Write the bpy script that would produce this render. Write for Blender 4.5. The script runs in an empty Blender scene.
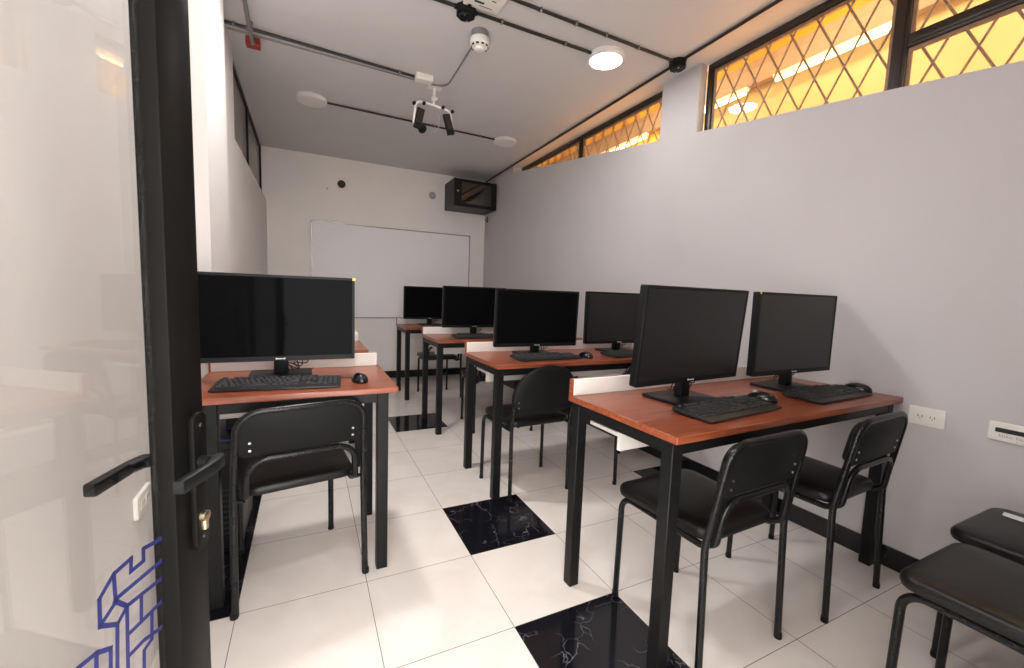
import bpy, bmesh, math, random
from mathutils import Vector, Matrix
random.seed(7)
S = bpy.context.scene
COL = S.collection
PI = math.pi

# ------------------------------------------------------------------ materials
def new_mat(name):
    m = bpy.data.materials.new(name); m.use_nodes = True
    nt = m.node_tree
    return m, nt, nt.nodes['Principled BSDF'], nt.nodes, nt.links

def N(nodes, typ, **kw):
    n = nodes.new(typ)
    for k, v in kw.items():
        setattr(n, k, v)
    return n

def plain(name, col, rough=.5, metal=0., var=.06, scale=30., bump=0., spec=.5, coat=0., emit=None, stretch=(1, 1, 1)):
    """principled material with a little procedural variation in colour and roughness"""
    m, nt, b, nodes, links = new_mat(name)
    tc = N(nodes, 'ShaderNodeTexCoord'); mp = N(nodes, 'ShaderNodeMapping')
    mp.inputs['Scale'].default_value = stretch
    no = N(nodes, 'ShaderNodeTexNoise'); no.inputs['Scale'].default_value = scale; no.inputs['Detail'].default_value = 4
    links.new(tc.outputs['Object'], mp.inputs['Vector']); links.new(mp.outputs['Vector'], no.inputs['Vector'])
    rp = N(nodes, 'ShaderNodeValToRGB')
    rp.color_ramp.elements[0].position = .3; rp.color_ramp.elements[1].position = .7
    rp.color_ramp.elements[0].color = tuple(c * (1 - var) for c in col) + (1,)
    rp.color_ramp.elements[1].color = tuple(min(1, c * (1 + var)) for c in col) + (1,)
    links.new(no.outputs['Fac'], rp.inputs['Fac']); links.new(rp.outputs['Color'], b.inputs['Base Color'])
    b.inputs['Roughness'].default_value = rough; b.inputs['Metallic'].default_value = metal
    b.inputs['Specular IOR Level'].default_value = spec
    if coat: b.inputs['Coat Weight'].default_value = coat; b.inputs['Coat Roughness'].default_value = .15
    if bump:
        bp = N(nodes, 'ShaderNodeBump'); bp.inputs['Strength'].default_value = bump; bp.inputs['Distance'].default_value = .003
        links.new(no.outputs['Fac'], bp.inputs['Height']); links.new(bp.outputs['Normal'], b.inputs['Normal'])
    if emit:
        b.inputs['Emission Color'].default_value = emit[0] + (1,); b.inputs['Emission Strength'].default_value = emit[1]
    return m

M = {}
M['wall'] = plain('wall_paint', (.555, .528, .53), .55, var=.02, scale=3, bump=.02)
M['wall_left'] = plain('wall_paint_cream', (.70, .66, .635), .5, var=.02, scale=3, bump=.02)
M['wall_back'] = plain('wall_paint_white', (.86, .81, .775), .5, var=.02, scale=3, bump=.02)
M['ceiling'] = plain('ceiling_paint', (.655, .635, .625), .7, var=.02, scale=2)
M['skirting'] = plain('black_skirting', (.012, .012, .013), .12, var=.3, scale=12)
M['black_metal'] = plain('black_painted_steel', (.008, .008, .008), .4, var=.15, scale=60, spec=.18)
M['chair_metal'] = plain('gloss_black_tube', (.008, .008, .0085), .24, var=.15, scale=60, spec=.3)
M['vinyl'] = plain('black_vinyl', (.006, .0055, .0055), .36, var=.12, scale=220, bump=.12, spec=.3)
M['chair_plastic'] = plain('black_chair_plastic', (.008, .008, .008), .5, var=.1, scale=300, bump=.1, spec=.15)
M['black_plastic'] = plain('black_plastic', (.006, .006, .0065), .42, var=.1, scale=200, spec=.2)
M['dark_gap'] = plain('dark_plastic', (.008, .008, .008), .6)
M['screen_matte'] = plain('matte_screen', (.0085, .008, .008), .33, var=.02, scale=4, spec=.45)
M['screen_gloss'] = plain('gloss_screen', (.004, .004, .0045), .06, var=.02, scale=4, spec=.02)
M['key'] = plain('keycap_plastic', (.026, .026, .028), .5, var=.1, scale=90, spec=.35)
M['keytray'] = plain('keyboard_plastic', (.014, .014, .015), .4, var=.1, scale=90)
M['mouse_gloss'] = plain('gloss_mouse_plastic', (.008, .008, .009), .16, var=.1, scale=90)
M['silver'] = plain('silver_print', (.75, .75, .76), .35, var=.03)
M['steel'] = plain('screw_steel', (.62, .62, .63), .3, 1., var=.05)
M['white_panel'] = plain('white_laminate', (.80, .75, .70), .4, var=.015, scale=8)
M['white_plastic'] = plain('white_plastic', (.80, .77, .71), .35, var=.02)
M['white_metal'] = plain('white_painted_metal', (.78, .76, .74), .4, var=.02)
M['grey_metal'] = plain('galvanised_conduit', (.26, .25, .25), .4, .4, var=.1)
M['pipe_black'] = plain('black_conduit', (.016, .013, .012), .4, var=.2, scale=50)
M['red'] = plain('red_paint', (.30, .03, .03), .5, var=.1)
M['yellow'] = plain('yellow_tape', (.85, .70, .12), .5)
M['brass'] = plain('worn_brass', (.62, .50, .33), .28, 1., var=.12)
M['brown_frame'] = plain('dark_brown_frame', (.020, .012, .008), .35, var=.2, scale=40)
M['lead'] = plain('leading', (.30, .19, .12), .5, var=.15, scale=60)
M['bead'] = plain('glazing_bead', (.30, .18, .11), .5, var=.15, scale=60)
M['board'] = plain('whiteboard_enamel', (.87, .845, .865), .45, var=.01, scale=3)
M['alu'] = plain('aluminium_trim', (.35, .34, .34), .35, .8, var=.05)
M['grey_plastic'] = plain('grey_plastic', (.42, .41, .40), .5, var=.05)
M['blue'] = plain('blue_vinyl_film', (.010, .013, .10), .5, var=.1, scale=40)
M['blue_cable'] = plain('blue_cable', (.02, .05, .30), .4)
M['pane_grey'] = plain('obscured_grey_pane', (.26, .24, .225), .25, var=.03)
M['door_black'] = plain('black_door_enamel', (.006, .0055, .005), .36, var=.12, scale=8, spec=.04)
M['ochre'] = plain('ochre_wall', (.37, .30, .205), .6, var=.05, scale=3)
M['orange_ceil'] = plain('orange_ceiling', (.60, .33, .05), .6, var=.06, scale=3)
M['beam'] = plain('plaster_beam', (.26, .20, .19), .6, var=.08, scale=6)
M['beam_floor'] = plain('pale_corridor_floor', (.86, .62, .42), .5, var=.05, scale=4)
M['patch'] = plain('matte_white', (.80, .80, .80), .6)
M['gunmetal'] = plain('cabinet_steel', (.012, .011, .0105), .4, .1, var=.15, scale=40, spec=.25)

def wood(name, dark, light, rough=.28):
    m, nt, b, nodes, links = new_mat(name)
    tc = N(nodes, 'ShaderNodeTexCoord'); mp = N(nodes, 'ShaderNodeMapping'); mp.inputs['Scale'].default_value = (1.6, 26, 26)
    no = N(nodes, 'ShaderNodeTexNoise'); no.inputs['Scale'].default_value = 2.2; no.inputs['Detail'].default_value = 8; no.inputs['Distortion'].default_value = 1.2
    links.new(tc.outputs['Object'], mp.inputs['Vector']); links.new(mp.outputs['Vector'], no.inputs['Vector'])
    rp = N(nodes, 'ShaderNodeValToRGB'); rp.color_ramp.elements[0].position = .3; rp.color_ramp.elements[1].position = .72
    rp.color_ramp.elements[0].color = dark + (1,); rp.color_ramp.elements[1].color = light + (1,)
    links.new(no.outputs['Fac'], rp.inputs['Fac']); links.new(rp.outputs['Color'], b.inputs['Base Color'])
    b.inputs['Roughness'].default_value = rough
    return m
M['wood'] = wood('cherry_laminate', (.16, .036, .014), (.37, .100, .044))

def tile_mat():
    m, nt, b, nodes, links = new_mat('cream_porcelain_tile')
    tc = N(nodes, 'ShaderNodeTexCoord')
    no = N(nodes, 'ShaderNodeTexNoise'); no.inputs['Scale'].default_value = 3.5; no.inputs['Detail'].default_value = 8; no.inputs['Distortion'].default_value = .8
    links.new(tc.outputs['Object'], no.inputs['Vector'])
    rp = N(nodes, 'ShaderNodeValToRGB'); rp.color_ramp.elements[0].position = .32; rp.color_ramp.elements[1].position = .62
    rp.color_ramp.elements[0].color = (0.74, .67, .615, 1); rp.color_ramp.elements[1].color = (0.81, .75, .70, 1)
    links.new(no.outputs['Fac'], rp.inputs['Fac']); links.new(rp.outputs['Color'], b.inputs['Base Color'])
    b.inputs['Roughness'].default_value = .13
    return m
M['tile'] = tile_mat()

def marble_mat():
    m, nt, b, nodes, links = new_mat('black_marble_tile')
    tc = N(nodes, 'ShaderNodeTexCoord')
    w = N(nodes, 'ShaderNodeTexNoise'); w.inputs['Scale'].default_value = 5; w.inputs['Detail'].default_value = 5
    links.new(tc.outputs['Object'], w.inputs['Vector'])
    mix = N(nodes, 'ShaderNodeMixRGB'); mix.inputs['Fac'].default_value = .3
    links.new(tc.outputs['Object'], mix.inputs['Color1']); links.new(w.outputs['Color'], mix.inputs['Color2'])
    vo = N(nodes, 'ShaderNodeTexVoronoi', feature='DISTANCE_TO_EDGE'); vo.inputs['Scale'].default_value = 10
    links.new(mix.outputs['Color'], vo.inputs['Vector'])
    r1 = N(nodes, 'ShaderNodeValToRGB'); r1.color_ramp.elements[0].position = 0; r1.color_ramp.elements[0].color = (1, 1, 1, 1)
    r1.color_ramp.elements[1].position = .016; r1.color_ramp.elements[1].color = (0, 0, 0, 1)
    links.new(vo.outputs['Distance'], r1.inputs['Fac'])
    n2 = N(nodes, 'ShaderNodeTexNoise'); n2.inputs['Scale'].default_value = 7; n2.inputs['Detail'].default_value = 3
    links.new(tc.outputs['Object'], n2.inputs['Vector'])
    r2 = N(nodes, 'ShaderNodeValToRGB'); r2.color_ramp.elements[0].position = .45; r2.color_ramp.elements[1].position = .62
    links.new(n2.outputs['Fac'], r2.inputs['Fac'])
    mu = N(nodes, 'ShaderNodeMath', operation='MULTIPLY'); links.new(r1.outputs['Color'], mu.inputs[0]); links.new(r2.outputs['Color'], mu.inputs[1])
    c = N(nodes, 'ShaderNodeMixRGB'); c.inputs['Color1'].default_value = (.007, .007, .010, 1); c.inputs['Color2'].default_value = (.17, .17, .19, 1)
    links.new(mu.outputs['Value'], c.inputs['Fac']); links.new(c.outputs['Color'], b.inputs['Base Color'])
    b.inputs['Roughness'].default_value = .1
    return m
M['marble'] = marble_mat()
M['grout'] = plain('dark_grout', (.07, .055, .045), .9)

def glass_mat(name, tint, refl_rough=.0, ior=1.5):
    """thin pane: clear (tinted) transmission plus a Fresnel reflection"""
    m, nt, b, nodes, links = new_mat(name)
    nodes.remove(b); out = nodes['Material Output']
    t = N(nodes, 'ShaderNodeBsdfTransparent'); t.inputs['Color'].default_value = tint + (1,)
    g = N(nodes, 'ShaderNodeBsdfGlossy'); g.inputs['Roughness'].default_value = refl_rough
    lw = N(nodes, 'ShaderNodeLayerWeight'); lw.inputs['Blend'].default_value = .5      # facing: 0 head on, 1 grazing, the same from both sides
    pw = N(nodes, 'ShaderNodeMath', operation='POWER'); pw.inputs[1].default_value = 5; links.new(lw.outputs['Facing'], pw.inputs[0])
    f0 = ((ior - 1) / (ior + 1)) ** 2
    f = N(nodes, 'ShaderNodeMath', operation='MULTIPLY_ADD'); f.inputs[1].default_value = 1 - f0; f.inputs[2].default_value = f0; links.new(pw.outputs[0], f.inputs[0])
    mx = N(nodes, 'ShaderNodeMixShader')
    links.new(f.outputs[0], mx.inputs['Fac']); links.new(t.outputs['BSDF'], mx.inputs[1]); links.new(g.outputs['BSDF'], mx.inputs[2])
    links.new(mx.outputs['Shader'], out.inputs['Surface'])
    return m
M['door_glass'] = glass_mat('clear_door_glass', (.95, .95, .94), ior=1.8)
M['amber_glass'] = glass_mat('amber_window_glass', (1., .90, .70))
M['cab_glass'] = glass_mat('smoked_glass', (.40, .38, .37), ior=2.3)

def stained():
    m, nt, b, nodes, links = new_mat('patterned_yellow_paper')
    tc = N(nodes, 'ShaderNodeTexCoord')
    vo = N(nodes, 'ShaderNodeTexVoronoi', feature='F1'); vo.inputs['Scale'].default_value = 7
    links.new(tc.outputs['Object'], vo.inputs['Vector'])
    rp = N(nodes, 'ShaderNodeValToRGB'); e = rp.color_ramp.elements
    e[0].color = (.62, .40, .06, 1); e[1].color = (.50, .20, .03, 1); e.new(.45).color = (.66, .50, .10, 1); e.new(.7).color = (.56, .29, .06, 1)
    links.new(vo.outputs['Color'], rp.inputs['Fac']); links.new(rp.outputs['Color'], b.inputs['Base Color'])
    b.inputs['Roughness'].default_value = .6
    return m
M['pattern'] = stained()

def emitter(name, col, s):
    m, nt, b, nodes, links = new_mat(name)
    b.inputs['Base Color'].default_value = (.8, .8, .8, 1)
    b.inputs['Emission Color'].default_value = col + (1,); b.inputs['Emission Strength'].default_value = s
    return m
M['lamp_on'] = emitter('lit_diffuser', (1., .965, .92), 9.)
M['tube_on'] = emitter('lit_tube', (1., .86, .62), 5.)
M['lamp_off'] = plain('unlit_diffuser', (.84, .80, .77), .45, var=.01)

# ------------------------------------------------------------------ mesh builder
class MB:
    def __init__(s): s.v = []; s.f = []; s.mi = []; s.sm = []
    def add(s, vs, fs, smooth=False, mi=0):
        o = len(s.v); s.v += [tuple(x) for x in vs]
        for f in fs:
            s.f.append([i + o for i in f]); s.mi.append(mi); s.sm.append(smooth)
        return s
    def box(s, x0, x1, y0, y1, z0, z1, bev=0., seg=2, mi=0, mat=None):
        bm = bmesh.new(); bmesh.ops.create_cube(bm, size=1)
        for v in bm.verts:
            v.co = Vector(((x0 + x1) / 2 + v.co.x * (x1 - x0), (y0 + y1) / 2 + v.co.y * (y1 - y0), (z0 + z1) / 2 + v.co.z * (z1 - z0)))
        if bev: bmesh.ops.bevel(bm, geom=bm.edges[:], offset=bev, segments=seg, profile=.5, affect='EDGES')
        if mat: bm.transform(mat)
        s.bm(bm, bool(bev), mi); return s
    def bm(s, bm, smooth=False, mi=0):
        bm.verts.index_update()
        s.add([v.co.copy() for v in bm.verts], [[v.index for v in f.verts] for f in bm.faces], smooth, mi); bm.free()
    def tube(s, path, r, n=12, closed=False, caps=True, mi=0):
        P = [Vector(p) for p in path]; L = len(P)
        rs = r if isinstance(r, (list, tuple)) else [r] * L
        T = []
        for i in range(L):
            a = P[(i - 1) % L] if (closed or i > 0) else P[i]; b = P[(i + 1) % L] if (closed or i < L - 1) else P[i]
            T.append((b - a).normalized())
        u = T[0].orthogonal().normalized(); vs = []
        for i in range(L):
            u = (u - T[i] * u.dot(T[i])); u = u.normalized() if u.length > 1e-6 else T[i].orthogonal().normalized()
            w = T[i].cross(u)
            for k in range(n):
                a = 2 * PI * k / n; vs.append(P[i] + (u * math.cos(a) + w * math.sin(a)) * rs[i])
        fs = []
        for i in range(L if closed else L - 1):
            j = (i + 1) % L
            for k in range(n): fs.append([i * n + k, i * n + (k + 1) % n, j * n + (k + 1) % n, j * n + k])
        s.add(vs, fs, True, mi)
        if caps and not closed:
            s.add(vs[:n], [list(range(n))[::-1]], False, mi); s.add(vs[-n:], [list(range(n))], False, mi)
        return s
    def lathe(s, prof, n=32, mat=None, mi=0, smooth=True):
        """prof: (r, z) pairs spun about z; r = 0 closes"""
        vs = []; fs = []
        for r, z in prof:
            for k in range(n):
                a = 2 * PI * k / n; vs.append(Vector((r * math.cos(a), r * math.sin(a), z)))
        for i in range(len(prof) - 1):
            for k in range(n): fs.append([i * n + k, i * n + (k + 1) % n, (i + 1) * n + (k + 1) % n, (i + 1) * n + k])
        if prof[0][0] > 1e-6: fs.append(list(range(n))[::-1])
        if prof[-1][0] > 1e-6: fs.append([(len(prof) - 1) * n + k for k in range(n)])
        if mat: vs = [mat @ v for v in vs]
        s.add(vs, fs, smooth, mi); return s
    def prism(s, pts, lo, hi, plane='xy', bev=0., seg=2, mat=None, mi=0, smooth=None):
        """outline pts extruded between lo and hi along the axis normal to the plane"""
        def P(a, b, c): return {'xy': (a, b, c), 'xz': (a, c, b), 'yz': (c, a, b)}[plane]
        bm = bmesh.new()
        A = [bm.verts.new(P(a, b, lo)) for a, b in pts]; B = [bm.verts.new(P(a, b, hi)) for a, b in pts]
        n = len(pts)
        fa = bm.faces.new(A[::-1]); fb = bm.faces.new(B)
        for i in range(n): bm.faces.new([A[i], A[(i + 1) % n], B[(i + 1) % n], B[i]])
        bmesh.ops.recalc_face_normals(bm, faces=bm.faces[:])
        if bev:
            es = list(set(list(fa.edges) + list(fb.edges)))
            bmesh.ops.bevel(bm, geom=es, offset=bev, segments=seg, profile=.5, affect='EDGES')
        if mat: bm.transform(mat)
        s.bm(bm, bool(bev) if smooth is None else smooth, mi); return s
    def build(s, name, mats, parent=None, loc=None):
        me = bpy.data.meshes.new(name); me.from_pydata(s.v, [], s.f)
        for m in (mats if isinstance(mats, (list, tuple)) else [mats]): me.materials.append(M[m])
        for p, mi, sm in zip(me.polygons, s.mi, s.sm): p.material_index = mi; p.use_smooth = sm
        bm = bmesh.new(); bm.from_mesh(me); bmesh.ops.remove_doubles(bm, verts=bm.verts[:], dist=1e-5)
        bmesh.ops.recalc_face_normals(bm, faces=bm.faces[:]); bm.to_mesh(me); bm.free()
        if any(s.sm):
            try: me.set_sharp_from_angle(angle=math.radians(42))
            except Exception: pass
        o = bpy.data.objects.new(name, me); COL.objects.link(o)
        if parent: o.parent = parent
        if loc: o.location = loc
        return o

def fillet(pts, r, seg=7):
    """polyline with rounded corners"""
    P = [Vector(p) for p in pts]; out = [P[0]]
    R = r if isinstance(r, (list, tuple)) else [r] * len(P)
    for i in range(1, len(P) - 1):
        a = (P[i - 1] - P[i]); b = (P[i + 1] - P[i]); ang = a.angle(b)
        if abs(PI - ang) < .02: out.append(P[i]); continue
        d = min(R[i] / math.tan(ang / 2), a.length * .49, b.length * .49); rr = d * math.tan(ang / 2)
        p0 = P[i] + a.normalized() * d; p1 = P[i] + b.normalized() * d
        c = P[i] + (a.normalized() + b.normalized()).normalized() * (rr / math.sin(ang / 2))
        v0 = p0 - c; v1 = p1 - c; tot = v0.angle(v1)
        for k in range(seg + 1):
            t = k / seg
            out.append(c + (v0 * math.sin((1 - t) * tot) + v1 * math.sin(t * tot)) / math.sin(tot))
    out.append(P[-1]); return out

def rrect(w, h, r, seg=6, cx=0, cy=0):
    """rounded rectangle outline"""
    o = []
    rr = r if isinstance(r, (list, tuple)) else [r] * 4
    for (sx, sy, a0), q in zip(((1, 1, 0), (-1, 1, 90), (-1, -1, 180), (1, -1, 270)), rr):
        for k in range(seg + 1):
            a = math.radians(a0 + 90 * k / seg)
            o.append((cx + sx * (w / 2 - q) + q * math.cos(a), cy + sy * (h / 2 - q) + q * math.sin(a)))
    return o

def smooth_path(pts, sub=6):
    """Catmull-Rom through the points"""
    P = [Vector(p) for p in pts]; out = []
    for i in range(len(P) - 1):
        p0 = P[max(i - 1, 0)]; p1 = P[i]; p2 = P[i + 1]; p3 = P[min(i + 2, len(P) - 1)]
        for k in range(sub):
            t = k / sub
            out.append(.5 * ((2 * p1) + (p2 - p0) * t + (2 * p0 - 5 * p1 + 4 * p2 - p3) * t * t + (3 * p1 - p0 - 3 * p2 + p3) * t ** 3))
    out.append(P[-1]); return out

def tag(o, label, cat, group=None):
    o['label'] = label; o['category'] = cat
    if group: o['group'] = group
    return o
def thing(name, label, cat, loc=(0, 0, 0), rz=0., group=None):
    o = bpy.data.objects.new(name, None); COL.objects.link(o); o.empty_display_size = .1
    o.location = loc; o.rotation_euler = (0, 0, rz)
    return tag(o, label, cat, group)
def structure(name, parent=None, loc=(0, 0, 0)):
    o = bpy.data.objects.new(name, None); COL.objects.link(o); o['kind'] = 'structure'; o.location = loc
    if parent: o.parent = parent
    return o
def struct(o): o['kind'] = 'structure'; return o
KIDS = {}
def copy_tree(root, loc, rz, label, group=None):
    kids = {}
    for x in bpy.data.objects:
        if x.parent: kids.setdefault(x.parent.name, []).append(x)
    def rec(o, parent):
        c = o.copy(); COL.objects.link(c)
        if parent: c.parent = parent
        for ch in kids.get(o.name, []): rec(ch, c)
        return c
    r = rec(root, None); r.location = loc; r.rotation_euler = (0, 0, rz); r['label'] = label
    if group: r['group'] = group
    return r
R = math.radians

# ------------------------------------------------------------------ camera
cam = bpy.data.cameras.new('camera'); co = bpy.data.objects.new('camera', cam); COL.objects.link(co)
cr = Vector((.8996883, -.4350555, .0358829)); cu = Vector((.0094064, .1015017, .9947909)); cf = Vector((.4364315, .8946642, -.0954122))
mt = Matrix((( cr.x, cu.x, -cf.x, -.65782), (cr.y, cu.y, -cf.y, -2.14114), (cr.z, cu.z, -cf.z, 1.18906), (0, 0, 0, 1)))
co.matrix_world = mt
cam.sensor_width = 36; cam.lens = 14.813; cam.clip_start = .02
S.camera = co

# ------------------------------------------------------------------ room shell
T = .45
ZC = 2.76
YB = 3.6
def XR(y): return 1.715 - .0195 * y
def XL(y): return -1.10 + .008 * y
fl = MB()
black = {(0, 0), (0, 2), (0, -4), (3, 0), (-3, 0), (-3, -1), (-3, -2)}
g = .0011
for i in range(-3, 5):
    for j in range(-8, 8):
        x0, x1, y1, y0 = i * T, (i + 1) * T, -j * T, -(j + 1) * T
        x0 = max(x0, -1.14); x1 = min(x1, 1.80); y1 = min(y1, YB + .02)
        if x1 - x0 < .01 or y1 - y0 < .01: continue
        fl.add([(x0 + g, y0 + g, 0), (x1 - g, y0 + g, 0), (x1 - g, y1 - g, 0), (x0 + g, y1 - g, 0)], [[0, 1, 2, 3]], mi=1 if (i, j) in black else 0)
fl.box(-1.14, 1.80, -3.6, YB + .02, -.05, -.0012, mi=2)
struct(fl.build('floor', ['tile', 'marble', 'grout']))
struct(MB().box(-1.25, 1.84, -2.6, YB + .15, ZC, ZC + .1).build('ceiling', 'ceiling'))
struct(MB().box(-1.25, 1.84, YB, YB + .12, 0, ZC).build('wall_back', 'wall_back'))

def wall_prism(name, outline, xf, xb, mat):
    """side wall: outline in (y, z); front face follows xf(y), back face at xb"""
    n = len(outline)
    vs = [(xf(y), y, z) for y, z in outline] + [(xb, y, z) for y, z in outline]
    fs = [list(range(n)), [n + i for i in range(n)][::-1]] + [[i, (i + 1) % n, n + (i + 1) % n, n + i] for i in range(n)]
    return struct(MB().add(vs, fs).build(name, mat))
def ZS(y): return 2.3157 + .1342 * y
wall_prism('wall_right', [(-2.32, 0), (YB, 0), (YB, ZC), (2.757, ZC), (2.757, ZS(2.757)), (.33, ZS(.33)), (.33, ZC), (0, ZC), (0, ZS(0)), (-2.32, ZS(-2.32))], XR, 1.776, 'wall')
wall_prism('wall_left', [(-2.32, 0), (YB, 0), (YB, 2.165), (1.36, 2.165), (1.36, ZC), (-2.32, ZC)], XL, -1.22, 'wall_left')
struct(MB().box(-.18, 1.776, -2.32, -2.2, 0, ZC).box(-1.22, -.18, -2.32, -2.2, 2.13, ZC).build('wall_front', 'wall'))
struct(MB().box(XL(.4) - .02, -1.045, .18, .71, 0, ZC - .001).build('wall_left_pillar', 'wall_left'))
# skirting
def skirt(name, a, b, side):
    (x0, y0), (x1, y1) = a, b
    d = Vector((x1 - x0, y1 - y0, 0)).normalized(); n = Vector((-d.y, d.x, 0)) * side * .012
    h = .095
    vs = [(x0, y0, 0), (x1, y1, 0), (x1, y1, h), (x0, y0, h)]
    vs2 = [tuple(Vector(v) + n) for v in vs]
    return struct(MB().add(vs + vs2, [[0, 1, 2, 3], [7, 6, 5, 4], [0, 4, 5, 1], [1, 5, 6, 2], [2, 6, 7, 3], [3, 7, 4, 0]]).build(name, 'skirting'))
skirt('baseboard_right', (XR(-2.2), -2.2), (XR(YB), YB), 1)
skirt('baseboard_back', (XL(YB), YB), (XR(YB), YB), -1)
skirt('baseboard_left', (XL(.71), .71), (XL(YB), YB), -1)

# ------------------------------------------------------------------ right clerestory windows
XW = 1.79
def lattice(mb, y0, y1, z0, z1, x, dia=.010):
    """diamond leading clipped to the pane"""
    k = .1375 / .07
    for sgn in (1, -1):
        for i in range(-60, 60):
            # node at (y, z) = (-.27 + .14 i, 2.665)
            c = 2.665 - sgn * k * (-.27 + .14 * i)
            pts = []
            for y in (y0, y1):
                z = sgn * k * y + c
                if z0 <= z <= z1: pts.append((y, z))
            for z in (z0, z1):
                y = (z - c) / (sgn * k)
                if y0 < y < y1: pts.append((y, z))
            if len(pts) >= 2 and (abs(pts[0][0] - pts[1][0]) > .005):
                mb.tube([(x, pts[0][0], pts[0][1]), (x, pts[1][0], pts[1][1])], dia / 2 + .0005, n=6)
def win(name, y0, y1, panes, bars, zb=1.86):
    w = structure(name, loc=(0, 0, 0))
    f = MB()
    f.box(1.777, 1.815, y0, y1, ZC - .045, ZC - .002, .004)
    f.box(1.777, 1.815, y0, y0 + .045, zb, ZC - .045, .004)
    f.box(1.777, 1.815, y1 - .045, y1, zb, ZC - .045, .004)
    for b in bars: f.box(1.7765, 1.816, *b, .005); f.box(1.771, 1.79, b[0] + .014, b[1] - .014, b[2] + .014 if b[3] - b[2] < .1 else b[2], b[3] - .014 if b[3] - b[2] < .1 else b[3], .003)
    f.build('window_frame', 'brown_frame', w)
    for (a, b, c, d) in panes:
        MB().box(1.798, 1.802, a, b, c, d).build('window_pane', 'amber_glass', w)
        l = MB(); lattice(l, a, b, c, d, 1.7955); l.build('lattice_leading', 'lead', w)
        q = MB()
        for bb in ((a, b, d - .018, d), (a, a + .016, c, d - .018), (b - .016, b, c, d - .018)): q.box(1.790, 1.797, *bb)
        q.build('glazing_bead', 'bead', w)
    return w
zt = ZC - .045
win('window_1', .335, 2.752, [(.38, 1.44, 1.95, zt), (1.50, 2.707, 1.95, zt)], [(1.44, 1.50, 1.86, zt)])
win('window_2', -2.55, -.005, [(-1.03, -.05, 1.88, zt), (-2.50, -1.09, 1.88, 2.351), (-2.50, -1.09, 2.411, zt)], [(-1.09, -1.03, 1.86, zt), (-2.50, -1.09, 2.351, 2.411)])
# the warm lit corridor beyond the clerestory
struct(MB().box(3.9, 4.0, -4.5, 2.0, .8, 3.60).build('wall_corridor', 'ochre'))
struct(MB().box(3.9, 4.0, 2.0, 6.5, .8, 4.4).build('wall_corridor_patterned', 'pattern'))
struct(MB().box(3.9, 4.0, -4.5, 2.0, 3.60, 4.4).build('wall_corridor_upper', 'orange_ceil'))
struct(MB().box(1.84, 4.0, -4.5, 6.5, 4.35, 4.45).build('ceiling_corridor', 'orange_ceil'))
struct(MB().box(1.84, 4.0, 6.4, 6.5, .8, 4.4).build('wall_corridor_end', 'ochre'))
struct(MB().box(1.84, 4.0, -4.5, 6.5, 1.5, 1.6).build('floor_corridor', 'beam_floor'))
struct(MB().box(1.84, 1.95, -4.5, 6.5, ZC + .02, 4.4).build('wall_corridor_near', 'ochre'))
struct(MB().box(3.80, 3.90, -4.5, 6.4, 3.58, 3.84, .01).build('trim_1', 'beam'))

# ------------------------------------------------------------------ left clerestory window
w3 = structure('window_3')
f = MB()
f.box(-1.15, -1.115, 1.36, YB, ZC - .035, ZC - .001); f.box(-1.15, -1.115, YB - .03, YB - .001, 2.166, ZC - .035)
f.box(-1.15, -1.115, 2.40, 2.435, 2.166, ZC - .035); f.box(-1.15, -1.115, 1.361, 1.39, 2.166, ZC - .035); f.box(-1.15, -1.115, 1.39, YB - .03, 2.166, 2.18)
f.build('window_frame', 'black_metal', w3)
for a, b in ((1.39, 2.40), (2.435, YB - .03)):
    MB().box(-1.137, -1.131, a, b, 2.18, ZC - .035).build('window_pane', 'pane_grey', w3)

# ------------------------------------------------------------------ glass door, open into the room
a_d = R(18.6)
dd = Vector((math.sin(a_d), math.cos(a_d), 0)); dn = Vector((dd.y, -dd.x, 0))
door = structure('door_1')
door.matrix_world = Matrix(((-dd.x, dn.x, 0, -.80552), (-dd.y, dn.y, 0, -1.35489), (0, 0, 1, 0), (0, 0, 0, 1)))
# local: x towards the hinge, y out of the face seen, z up
MB().box(0, .072, -.032, 0, .012, 2.1, .003).build('door_stile', 'door_black', door)
MB().box(.76, .832, -.032, 0, .012, 2.1, .003).build('door_stile', 'door_black', door)
MB().box(.072, .76, -.032, 0, 2.02, 2.1, .003).build('door_rail', 'door_black', door)
MB().box(.072, .76, -.032, 0, .012, .12, .003).build('door_rail', 'door_black', door)
MB().box(.072, .76, -.0255, -.0195, .12, 2.02).build('door_glass', 'door_glass', door)
def lever(side):
    m = MB(); y0 = 0 if side > 0 else -.032; s = side
    tip = .122 if side > 0 else .124; zc = .920
    path = fillet([(.030, y0, zc), (.030, y0 + s * .034, zc + .0015), (.060, y0 + s * .036, zc + .002)], [0, .012, 0])
    m.tube(path, .0085, n=14)
    out = [(.020, y0 + s * .027), (.020, y0 + s * .038), (.028, y0 + s * .044), (.05, y0 + s * .046), (tip, y0 + s * .042), (tip, y0 + s * .029), (tip - .004, y0 + s * .028), (.05, y0 + s * .034)]
    m.prism(out if s > 0 else out[::-1], zc - .0085, zc + .0105, 'xy', .0035)
    return m
o = MB().prism(rrect(.033, .214, .014, 6, cx=.026, cy=.888), .0005, .010, 'xz', .003).build('lock_plate', 'door_black', door)
c = MB().lathe([(0, 0), (.0085, 0), (.0085, .009), (.007, .010), (0, .010)], 20, Matrix.Translation((.029, .008, .834)) @ Matrix.Rotation(R(-90), 4, 'X'))
c.box(.0245, .0335, .008, .0172, .812, .832, .002)
c.build('lock_cylinder', 'brass', o)
sc = MB()
for z in (.975, .800): sc.lathe([(0, 0), (.004, 0), (.003, .002), (0, .002)], 12, Matrix.Translation((.026, .010, z)) @ Matrix.Rotation(R(-90), 4, 'X'))
sc.build('plate_screw', 'gunmetal', o)
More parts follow.
